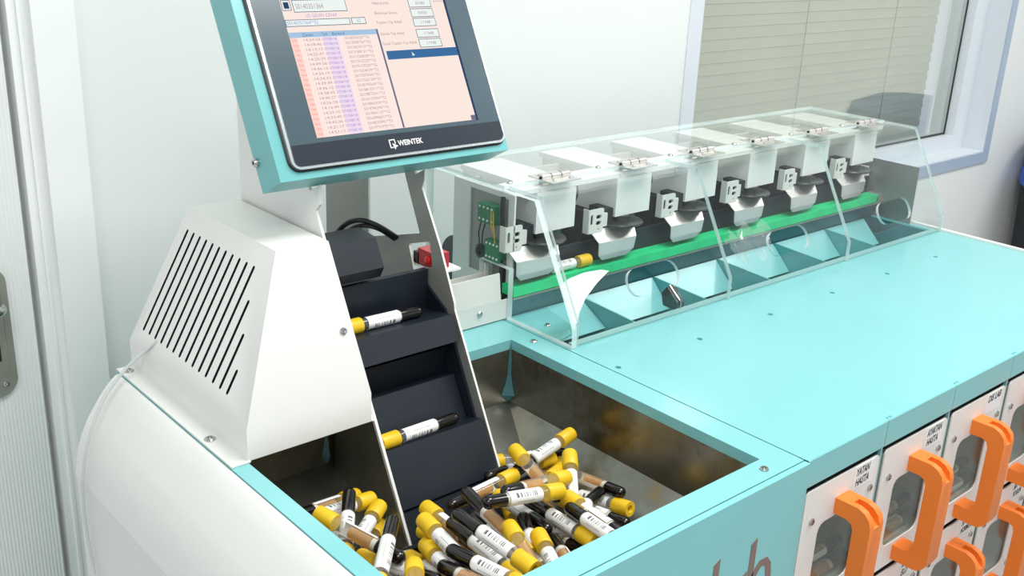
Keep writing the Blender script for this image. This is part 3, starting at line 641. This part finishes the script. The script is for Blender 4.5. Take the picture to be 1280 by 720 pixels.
def head():
    """one reading head: box, mirror disc, flap, slotted bracket, post, board, wires; built for the first column"""
    bm = new_bm(); box(bm, .0565, .1245, .4565, .6050, 1.0000, 1.0530); box(bm, .0550, .1250, .5005, .6090, 1.0530, 1.0600)
    h = part('reading_head', bm, 'white', cv, bevel=.003, seg=2, smooth=True)
    bm = new_bm(); lathe(bm, [(0, 0), (.031, 0), (.032, .0015), (.031, .0030), (.012, .0035), (.012, .0105)], (.0750, .4640, .9892), (0, 0, 1), 28); obj('disc', bm, 'discgrey', h, smooth=True)
    bm = new_bm(); prism(bm, [(.4560, .9880), (.4520, .9660), (.4500, .9475), (.4508, .9473), (.4528, .9658), (.4568, .9878)], FX, .0, .0)if False else None
    v = lambda p: bm.verts.new(p)
    P = [[(.0120, .4590, .9870), (.0970, .4590, .9870)], [(.0160, .4440, .9730), (.0890, .4440, .9715)], [(.0150, .4420, .9560), (.0830, .4420, .9560)], [(.0220, .4420, .9490), (.0700, .4420, .9490)]]
    V = [[v(q) for q in r] for r in P]
    for a, b in zip(V, V[1:]): bm.faces.new([a[0], a[1], b[1], b[0]])
    bmesh.ops.recalc_face_normals(bm, faces=bm.faces); bmesh.ops.solidify(bm, geom=bm.faces[:], thickness=.0011)
    obj('flap', bm, 'alu', h)
    bm = new_bm()
    plate(bm, rrect(.0060, .0330, .9840, 1.0170, .003, 3), FY, .4550, .4566, holes=[rrect(.0085, .0130, .996, 1.010, .002, 3), rrect(.0190, .0290, 1.0030, 1.0085, .0025, 3), rrect(.0190, .0290, .9945, 1.0000, .0025, 3), [(.024 + .0015 * cos(a), .989 + .0015 * sin(a)) for a in [2 * pi * i / 8 for i in range(8)]]])
    box(bm, .0052, .0066, .4555, .466, .984, 1.017); box(bm, .0330, .0420, .4566, .462, .990, 1.008)
    obj('slotted_bracket', bm, 'cream', h)
    bm = new_bm(); box(bm, .1290, .1520, .5590, .5655, .905, 1.050); obj('post', bm, 'white', h)
    bm = new_bm(); box(bm, .1270, .1395, .4970, .5000, .955, .995); box(bm, .1290, .1370, .4930, .4970, .962, .972, 1); box(bm, .1290, .1370, .4930, .4970, .980, .990, 1); obj('circuit_board', bm, ['pcb', 'pcb'], h)
    bm = new_bm(); sweep(bm, [(.1330, .480, 1.0535), (.1315, .474, 1.035), (.1340, .470, 1.018), (.1320, .478, .997)], .0016, 6); sweep(bm, [(.1405, .476, 1.0535), (.1400, .470, 1.040), (.1370, .472, 1.025), (.1385, .480, 1.0)], .0024, 6)
    sweep(bm, [(.1330, .493, .965), (.1200, .487, .952), (.1050, .485, .957), (.0950, .488, .975)], .0012, 6); obj('wires', bm, 'black', h, smooth=True)
    bm = new_bm(); box(bm, .0400, .0560, .4600, .4900, .985, 1.012); obj('mount_arm', bm, 'charcoal', h)
    bm = new_bm(); box(bm, .0440, .1040, .5050, .5580, .930, .9985); obj('dark_filler', bm, 'charcoal', h, bevel=.004)  # added dark block that darkens the space behind the flap
    return h
h0 = head()
for k in range(1, 6): copy_tree(h0, cv, (PIT * k, 0, 0))
# steel end plate at the right
bm = new_bm(); plate(bm, [(.383, .9005), (.585, .9005), (.585, 1.0), (.383, 1.0)], FX, .8745, .8765)
part('end_plate', bm, 'grey', cv)

# ================================================================== clear cover
ac = thing('acrylic_cover', 'clear acrylic hood over the conveyor, with three hinged lids', 'cover', (.445, .46, .9))
TH = .0045
def lid(x0, x1, par):
    bm = new_bm()
    # upright foot, slanted pane with finger hole, top strip
    pr = [(.3265, .9008), (.3265, .9318), (.4010, 1.0673), (.4600, 1.0673)]
    sl = math.hypot(.0745, .1355); d = Vector((0, .0745, .1355)).normalized(); n = Vector((0, -d.z, d.y))
    F = lambda a, b, c2: Vector((a, .3265, .9318)) + d * b - n * c2
    hx = (x0 + x1) / 2
    plate(bm, [(x0, .9008), (x1, .9008), (x1, .9318), (x0, .9318)], FY, .3265, .3265 + TH)
    plate(bm, [(x0, 0), (x1, 0), (x1, sl), (x0, sl)], F, 0, TH, holes=[rrect(hx - .047, hx + .047, .0105, .0455, .017, 7)])
    plate(bm, [(x0, .4010), (x1, .4010), (x1, .4600), (x0, .4600)], FZ, 1.0673 - TH, 1.0673)
    bmesh.ops.recalc_face_normals(bm, faces=bm.faces)
    kill = []
    for f in bm.faces:
        c_ = f.calc_center_median(); f.normal_update(); q = f.normal
        if abs(q.x) > .98: f.material_index = 1
        elif x0 + .02 < c_.x < x1 - .02 and len(f.verts) == 4 and hx - .05 < c_.x < hx + .05 and f.calc_area() < .0005: f.material_index = 1
        elif len(f.verts) == 4 and f.calc_area() > .0005 and abs(q.x) < .02:
            kill.append(f)      # the sheet is bent, not cut, along the folds
    bmesh.ops.delete(bm, geom=kill, context='FACES')
    return inv(obj('lid', bm, ['acrylic', 'acryledge'], None), par)
for a, b in ((.0125, .2985), (.3005, .5885), (.5905, .8760)): lid(a, b, ac)
bm = new_bm(); plate(bm, [(.0080, .4640), (.8805, .4640), (.8805, .6150), (.0080, .6150)], FZ, 1.0628, 1.0628 + TH, emi=1); part('top_sheet', bm, ['acrylic', 'acryledge'], ac)
pe = [(.328, .9006), (.615, .9006), (.615, 1.0625), (.4045, 1.0625), (.3320, .9310), (.3290, .925)]
pl = [(.328, .9006), (.4445, .9006), (.4445, .966), (.5015, .966), (.5015, .9006), (.615, .9006), (.615, 1.0625), (.4045, 1.0625), (.3320, .9310), (.3290, .925)]
bm = new_bm(); plate(bm, pl, FX, .0036, .0118, emi=1); part('end_pane', bm, ['acrylic', 'acryledge'], ac)
bm = new_bm(); plate(bm, pe, FX, .8770, .8808, emi=1); part('end_pane', bm, ['acrylic', 'acryledge'], ac)
bm = new_bm(); plate(bm, [(.0120, .9006), (.8768, .9006), (.8768, 1.0625), (.0120, 1.0625)], FY, .6110, .6148, emi=1); part('back_pane', bm, ['acrylic', 'acryledge'], ac)
def hinge(x):
    bm = new_bm(); y, z = .4620, 1.0705
    lathe(bm, [(.0042, -.024), (.0042, .024)], (x, y, z), (1, 0, 0), 14)
    lathe(bm, [(.0020, -.0252), (.0020, .0252)], (x, y, z), (1, 0, 0), 10, mi=1)
    for a in (-.0085, .0085):
        lathe(bm, [(.0044, -.0006), (.0044, .0006)], (x + a, y, z), (1, 0, 0), 14, mi=1)
    box(bm, x - .024, x + .024, y - .024, y - .002, 1.0674, 1.0690); box(bm, x - .024, x + .024, y + .002, y + .024, 1.0674, 1.0690)
    h = part('hinge', bm, ['alu', 'charcoal'], ac, smooth=False)
    for sx in (-.014, .014):
        for sy in (-.014, .014): screw('hinge_screw', (x + sx, y + sy, 1.0690), (0, 0, 1), .0026, h, .0012)
    return h
h0 = hinge(.0900)
for k in range(1, 6): copy_tree(h0, ac, (PIT * k, 0, 0))
for k in range(6): inv(screw('cover_screw', (.0330 + PIT * k if k else .0230, .4720, 1.0674), (0, 0, 1), .0040, None), ac)
bm = new_bm(); box(bm, .0125, .8760, .3313, .3420, .9003, .9022); part('foot_reflection_strip', bm, mat('grey_green_reflection', (.30, .50, .50), .35), ac)  # added strip with the foot's reflection painted in as grey-green
# things left inside the cover
bm = new_bm(); F = lambda a, b, c2: Vector((a, .3365 + (b - .931) * .55 + .0030, b)) + Vector((0, .0025, -.0014)) * c2
P = [(.0135, .9270), (.0135, .9700), (.030, .9740), (.055, .9760), (.082, .9745), (.0945, .9712), (.070, .9620), (.045, .9500), (.028, .9370), (.020, .9265)]
prism(bm, P, F, 0, 1)
tag(obj('plastic_offcut', bm, 'scrap', smooth=False), 'white curved plastic offcut standing inside the left end of the clear cover', 'scrap')
bm = new_bm(); prism(bm, [(.3425, .8985), (.366, .900), (.370, .916), (.362, .9265), (.3425, .910)], FX, .2090, .2240)
cl = tag(obj('rubber_clip', bm, 'black', bevel=.002), 'small black clip with a bright wire seam inside the clear cover, behind its front foot', 'clip')
bm = new_bm(); sweep(bm, [(.2150, .3418, .900), (.2150, .3418, .910), (.2150, .352, .919), (.2150, .3625, .9275)], .0011, 6, 4); obj('clip_wire', bm, 'chrome', cl)

rf = random.Random(12); bm = new_bm(); NX, NZ = 18, 12; rows = []  # jittered, slightly milky see-through grid patch
for i in range(NX):
    row = []
    for j in range(NZ):
        x = .325 + .105 * i / (NX - 1); b = .935 + .045 * j / (NZ - 1) + .008 * sin(i * .9); y = .3365 + (b - .931) * .55 + .010 + rf.uniform(-.0016, .0016) + .003 * sin(i * 1.7 + j)
        row.append(bm.verts.new((x + rf.uniform(-.002, .002), y, b + rf.uniform(-.002, .002))))
    rows.append(row)
for i in range(NX - 1):
    for j in range(NZ - 1):
        if (i - 9) ** 2 / 70 + (j - 5.5) ** 2 / 26 < 1: bm.faces.new([rows[i][j], rows[i + 1][j], rows[i + 1][j + 1], rows[i][j + 1]])
bmesh.ops.delete(bm, geom=[v for v in bm.verts if not v.link_faces], context='VERTS')
tag(obj('milky_wisps', bm, clear('milky_clear', (.96, .97, .97), .10, milk=.10, rough=.12), smooth=True), 'crumpled milky film inside the cover right of the first lid joint', 'wisps')
TUBES = [
    ('yellow-capped tube lying apart at the back of the pile, cap toward the steel wall', (-0.0601, 0.2569, 0.84), (-0.1566, 0.2428, 0.8309), 'L'),
    ('yellow-capped tube leaning down-right from the chute edge at the back of the pile', (-0.1484, 0.253, 0.8504), (-0.172, 0.1581, 0.8443), 'S'),
    ('yellow-capped tube with its open cap end facing right at the back of the pile', (-0.088, 0.2562, 0.8191), (-0.1855, 0.2556, 0.8288), 'L'),
    ('yellow-capped tube half hidden behind the open-ended caps at the back of the pile', (-0.0656, 0.2632, 0.8024), (-0.1614, 0.244, 0.8095), 'S'),
    ('tube standing upright with its yellow cap topmost at the right of the pile', (-0.1156, 0.204, 0.8565), (-0.1777, 0.1321, 0.8326), 'L'),
    ('yellow cap with a dark hole facing the viewer, thin white label to its left', (-0.1521, 0.1707, 0.8565), (-0.2468, 0.1592, 0.8789), 'S'),
    ('amber serum tube lying level against the right chute plate, far edge of pile', (-0.1454, 0.3026, 0.8107), (-0.0525, 0.2714, 0.8085), 'S'),
    ('yellow-capped amber tube in front of the chute foot, square white end to the left', (-0.16, 0.2379, 0.8314), (-0.2571, 0.2257, 0.8351), 'S'),
    ('yellow-capped tube with a black barcode facing the viewer across the pile middle', (-0.1842, 0.1459, 0.8652), (-0.28, 0.1471, 0.886), 'L'),
    ('amber tube with a black tip lying on bare steel right of the pile', (-0.0846, 0.2485, 0.808), (-0.0845, 0.1516, 0.8222), 'S'),
    ('yellow-capped tube at the far right of the pile, cap touching bare steel', (-0.09, 0.1377, 0.8136), (-0.0964, 0.2332, 0.7928), 'L'),
    ('black-tipped tube pointing up-right just behind the large right-hand cap', (-0.1864, 0.1522, 0.8117), (-0.0916, 0.1759, 0.8187), 'L'),
    ('yellow-capped amber tube running down-right under the front rim', (-0.171, 0.1503, 0.8512), (-0.1873, 0.054, 0.8594), 'S'),
    ('black-tipped white-label tube side by side with the amber tube at the rim', (-0.2035, 0.0375, 0.8648), (-0.1871, 0.1336, 0.8553), 'L'),
    ('tube whose glossy black tip touches the rim at the right end', (-0.1125, 0.2163, 0.7958), (-0.11, 0.1197, 0.8123), 'L'),
    ('black-tipped tube pointing up-left in the middle, white label behind it', (-0.1968, 0.0851, 0.8446), (-0.1918, 0.1828, 0.8397), 'L'),
    ('yellow-capped tube with a grey barcode lying level near the front rim', (-0.1787, 0.099, 0.8413), (-0.203, 0.1888, 0.8104), 'L'),
    ('tube with a clear rounded tip and black clot seen between two labels, pointing down-right', (-0.1945, 0.2234, 0.826), (-0.2133, 0.1283, 0.8407), 'L'),
    ('yellow-capped tube deep in the middle gap between barcode and white tubes', (-0.1722, 0.2313, 0.8004), (-0.2171, 0.1443, 0.7968), 'S'),
    ('yellow-capped tube right of the long grey serum tube, cap toward the chute', (-0.2579, 0.1362, 0.8593), (-0.2934, 0.0449, 0.8586), 'S'),
    ('matte black-tipped tube standing steeply at the middle front of the pile', (-0.259, 0.0769, 0.8246), (-0.2171, 0.1635, 0.8433), 'L'),
    ('yellow-capped tube leaning on the front rim, white label just under its cap', (-0.2344, 0.122, 0.8491), (-0.2767, 0.0336, 0.8472), 'L'),
    ('long black-tipped tube right of the rim-leaning yellow cap', (-0.2503, 0.0377, 0.8372), (-0.2115, 0.1277, 0.8351), 'S'),
    ('round black tip poking out from under the rim left of the open yellow cap', (-0.215, 0.0377, 0.8413), (-0.1866, 0.1285, 0.8177), 'L'),
    ('black tip just showing at the rim below the open yellow cap', (-0.187, 0.0377, 0.8291), (-0.1628, 0.1293, 0.804), 'L'),
    ('white barcode tube with black tip, the longest one crossing the front left', (-0.295, 0.0617, 0.8702), (-0.304, 0.1588, 0.8803), 'L'),
    ('grey serum tube with a tall dark clot beside the chute foot', (-0.2537, 0.1123, 0.8402), (-0.2534, 0.2078, 0.8621), 'S'),
    ('white-label tube with black tip lying between the barcode and serum tubes', (-0.2414, 0.1098, 0.8163), (-0.2444, 0.2062, 0.8337), 'L'),
    ('white tube with a small dark window and black tip at the chute foot', (-0.2889, 0.0828, 0.8447), (-0.2934, 0.1798, 0.8574), 'L'),
    ('front tube with a black tip and clear shoulder, label running under the rim', (-0.3209, 0.0374, 0.8752), (-0.329, 0.1346, 0.8655), 'L'),
    ('yellow-capped tube highest at the left, hole facing the chute', (-0.2779, 0.2343, 0.8383), (-0.285, 0.1366, 0.8413), 'S'),
    ('yellow-capped tube second from the top at the left of the pile', (-0.311, 0.1939, 0.8579), (-0.3237, 0.0968, 0.8549), 'L'),
    ('yellow-capped tube third from the top at the left of the pile', (-0.3177, 0.1807, 0.8412), (-0.3408, 0.0857, 0.8483), 'L'),
    ('yellow-capped tube dim in the gap under the front tube', (-0.3043, 0.144, 0.832), (-0.3212, 0.0484, 0.8458), 'S'),
    ('yellow cap seen edge on at the bottom left of the pile', (-0.3239, 0.1977, 0.8202), (-0.3261, 0.1013, 0.8372), 'L'),
    ('dark tube with a bright streak at the very bottom of the pile', (-0.3448, 0.0375, 0.8787), (-0.3388, 0.1323, 0.8546), 'S'),
    ('tube standing nearly upright with a black tip in the left corner under the hood', (-0.3957, 0.1938, 0.8433), (-0.3394, 0.272, 0.8614), 'L'),
    ('white tube lying level at the back of the left corner, yellow cap right', (-0.306, 0.2849, 0.8334), (-0.3998, 0.2639, 0.8527), 'L'),
    ('yellow-capped tube standing beside the left chute plate, white collar below', (-0.3075, 0.2688, 0.834), (-0.3868, 0.2113, 0.8321), 'L'),
    ('clear serum tube lying across the left corner, yellow cap against the rim', (-0.3885, 0.2484, 0.8661), (-0.3594, 0.1554, 0.8552), 'S'),
    ('yellow-capped tube in shade between the left plate and the standing one', (-0.2921, 0.2884, 0.7962), (-0.3726, 0.2329, 0.8028), 'S'),
    ('black-tipped tube leaning up-right at the left rim, white collar', (-0.4123, 0.1219, 0.8614), (-0.3451, 0.192, 0.8744), 'L'),
    ('white-label tube under the clear serum tube at the left rim', (-0.3649, 0.3112, 0.8084), (-0.3393, 0.2175, 0.8215), 'L'),
    ('yellow-capped tube hugging the left rim under the leaning black tip', (-0.3603, 0.2408, 0.8163), (-0.3609, 0.1434, 0.8269), 'S'),
    ('white-label tube crossing the bottom of the left group, dark tip right', (-0.3683, 0.2103, 0.8328), (-0.3501, 0.1159, 0.8517), 'L'),
    ('yellow cap end on at the bottom edge of the left group', (-0.3615, 0.1392, 0.8605), (-0.415, 0.0598, 0.8816), 'S'),
]
FILL = [
    ((-0.2886, 0.2261, 0.8217), (-0.2731, 0.1296, 0.8284)),
    ((-0.2019, 0.233, 0.7884), (-0.2963, 0.2125, 0.7717)),
    ((-0.3116, 0.1445, 0.7908), (-0.2351, 0.2044, 0.8035)),
    ((-0.3307, 0.1574, 0.7952), (-0.3214, 0.2539, 0.8096)),
    ((-0.3896, 0.0409, 0.8379), (-0.4103, 0.1366, 0.8324)),
    ((-0.1128, 0.1121, 0.7925), (-0.1823, 0.1803, 0.7822)),
    ((-0.1449, 0.131, 0.8086), (-0.2157, 0.19, 0.7752)),
    ((-0.2889, 0.1367, 0.8123), (-0.2173, 0.2034, 0.809)),
    ((-0.3046, 0.1003, 0.7916), (-0.2253, 0.1554, 0.7749)),
    ((-0.2163, 0.2123, 0.7941), (-0.3108, 0.238, 0.7949)),
    ((-0.3399, 0.1347, 0.8317), (-0.3889, 0.0511, 0.8171)),
    ((-0.2309, 0.1286, 0.8055), (-0.1367, 0.1188, 0.7804)),
    ((-0.3625, 0.1139, 0.8025), (-0.354, 0.2115, 0.7983)),
    ((-0.1736, 0.1414, 0.7736), (-0.2594, 0.1022, 0.7999)),
    ((-0.3021, 0.1348, 0.7744), (-0.2395, 0.2095, 0.785)),
    ((-0.2457, 0.1485, 0.8048), (-0.3054, 0.0708, 0.8041)),
    ((-0.0976, 0.2359, 0.8152), (-0.189, 0.2011, 0.8213)),
    ((-0.1393, 0.254, 0.775), (-0.1413, 0.1561, 0.7793)),
    ((-0.1592, 0.1674, 0.8006), (-0.1127, 0.253, 0.7907)),
    ((-0.3112, 0.0863, 0.82), (-0.3497, 0.1761, 0.8124)),
    ((-0.3101, 0.1788, 0.8013), (-0.2293, 0.2326, 0.8147)),
    ((-0.3105, 0.3052, 0.8288), (-0.4026, 0.2792, 0.8498)),
    ((-0.3995, 0.2142, 0.8256), (-0.3699, 0.1208, 0.8258)),
    ((-0.3818, 0.0941, 0.847), (-0.3993, 0.19, 0.8367)),
]
# ================================================================== blood tubes
TL_, RB_, RC_ = .098, .0065, .0083
CAMP = co.matrix_world.translation
def tube_proto(name, clot, lab0, lab1):
    r = bpy.data.objects.new(name, None); COL.objects.link(r)
    bm = new_bm(); lathe(bm, [(RB_, clot - .001), (RB_, .088)], n=18, cap0=True, cap1=True); obj('tube', bm, 'tubeglass', r, smooth=True)
    bm = new_bm(); P = [(RB_ * sin(a), RB_ - RB_ * cos(a)) for a in [pi / 2 * i / 6 for i in range(7)]] + [(RB_, clot)]; lathe(bm, P, n=18); obj('clot', bm, 'blood', r, smooth=True)
    bm = new_bm(); lathe(bm, [(RB_ * .9, clot + .0002), (RB_ * .9, clot + .005)], n=14); obj('gel', bm, 'gel', r, smooth=True)
    bm = new_bm(); lathe(bm, [(RB_ * .86, clot + .0054), (RB_ * .86, clot + .030)], n=14); obj('serum', bm, 'serum', r, smooth=True)
    bm = new_bm(); R2 = RB_ + .00022; half = radians(112); n = 22; NB = 60; zs = [lab0 + (lab1 - lab0) * i / NB for i in range(NB + 1)]
    rr = random.Random(4); bars = [rr.random() < .42 for _ in range(NB)]
    G = [[bm.verts.new((R2 * sin(-half + 2 * half * i / n), R2 * cos(-half + 2 * half * i / n), z)) for i in range(n + 1)] for z in zs]
    for j in range(NB):
        for i in range(n):
            f = bm.faces.new([G[j][i], G[j][i + 1], G[j + 1][i + 1], G[j + 1][i]])
            if bars[j] and 13 <= i <= 16 and 9 < j < 50: f.material_index = 1 + (j % 3 == 0)
            if i == 9 and 12 < j < 44 and j % 3: f.material_index = 2
    obj('label', bm, ['label', 'ink', 'greyprint'], r, smooth=True)
    bm = new_bm(); lathe(bm, [(RB_ + .0003, .0770), (RC_ - .0006, .0770), (RC_, .0780), (RC_ * .985, .0910), (RC_ * .965, .0968), (RC_ * .93, .098), (.0040, .098), (.0034, .0975), (.0029, .0930), (0, .0930)], n=24, cap0=True)
    for f in bm.faces:
        c_ = f.calc_center_median()
        if .0920 < c_.z < .0940 and c_.xy.length < .0029: f.material_index = 1
    obj('cap', bm, ['yellow', 'brown'], r, smooth=True)
    return r
protos = [tube_proto('blood_tube', .029, .031, .071), tube_proto('blood_tube', .025, .028, .069), tube_proto('blood_tube', .033, .035, .072)]
used = [False] * 3
def place(cap, tail, face, label, group, kind, rr):
    p = protos[kind]
    if used[kind]:
        o = p.copy(); COL.objects.link(o)
        for ch in list(p.children):
            c = ch.copy(); COL.objects.link(c); c.parent = o
    else: o = p; used[kind] = True
    cap, tail = Vector(cap), Vector(tail); z = (cap - tail).normalized(); mid = (cap + tail) / 2
    v = CAMP - mid; v = (v - z * v.dot(z)).normalized()          # which side shows the label
    ang = rr.uniform(-.5, .5) + (0 if face == 'L' else (2.55 if rr.random() < .5 else -2.55))
    y = Matrix.Rotation(ang, 3, z) @ v; x = y.cross(z)
    o.matrix_world = Matrix(((x.x, y.x, z.x, tail.x), (x.y, y.y, z.y, tail.y), (x.z, y.z, z.z, tail.z), (0, 0, 0, 1)))
    o['label'] = label; o['category'] = 'test tube'; o['group'] = group
    return o
rr = random.Random(8)
for i, (lab, c, t, f) in enumerate(TUBES): place(c, t, f, lab, 'blood tubes piled in the steel bin', rr.choice((0, 1, 2)), rr)
for c, t in FILL: place(c, t, rr.choice('LS'), 'blood tube buried under the top layer of tubes in the steel bin', 'buried tubes in the steel bin', rr.choice((0, 1, 2)), rr)
place((-.2800, .3740, .9775), (-.1820, .3740, .9760), 'L', 'yellow-capped tube lying on the upper navy step of the elevator', 'tubes riding the elevator', 0, rr)
place((-.2800, .3075, .8765), (-.1820, .3075, .8765), 'L', 'yellow-capped tube lying on the lower navy step of the elevator', 'tubes riding the elevator', 0, rr)
place((.1540, .4540, .9498), (.0560, .4540, .9498), 'L', 'yellow-capped tube riding the green belt near its left end', 'tubes on the belt', 1, rr)
DR = {(0, 0): 'the YATAN HASTA drawer', (1, 0): 'the AYAKTAN HASTA drawer', (2, 0): 'the DIS LAB drawer'}
for (k, r), nm in DR.items():
    zb = .8622 - .1715 * r - .1628 + .0265
    x = PIT * k
    for (dx, dy, dz, w_) in ((.0345, .0150, .0088, 'front'), (.0335, .0330, .0088, 'middle'), (.0340, .0240, .0240, 'top')):
        place((x + dx, dy, zb + dz), (x + dx + TL_, dy, zb + dz + .001), 'S', '%s of three tubes seen through the window of %s' % (dict(front='front', middle='rear', top='upper')[w_], nm), 'tubes inside the drawers', 2, rr)
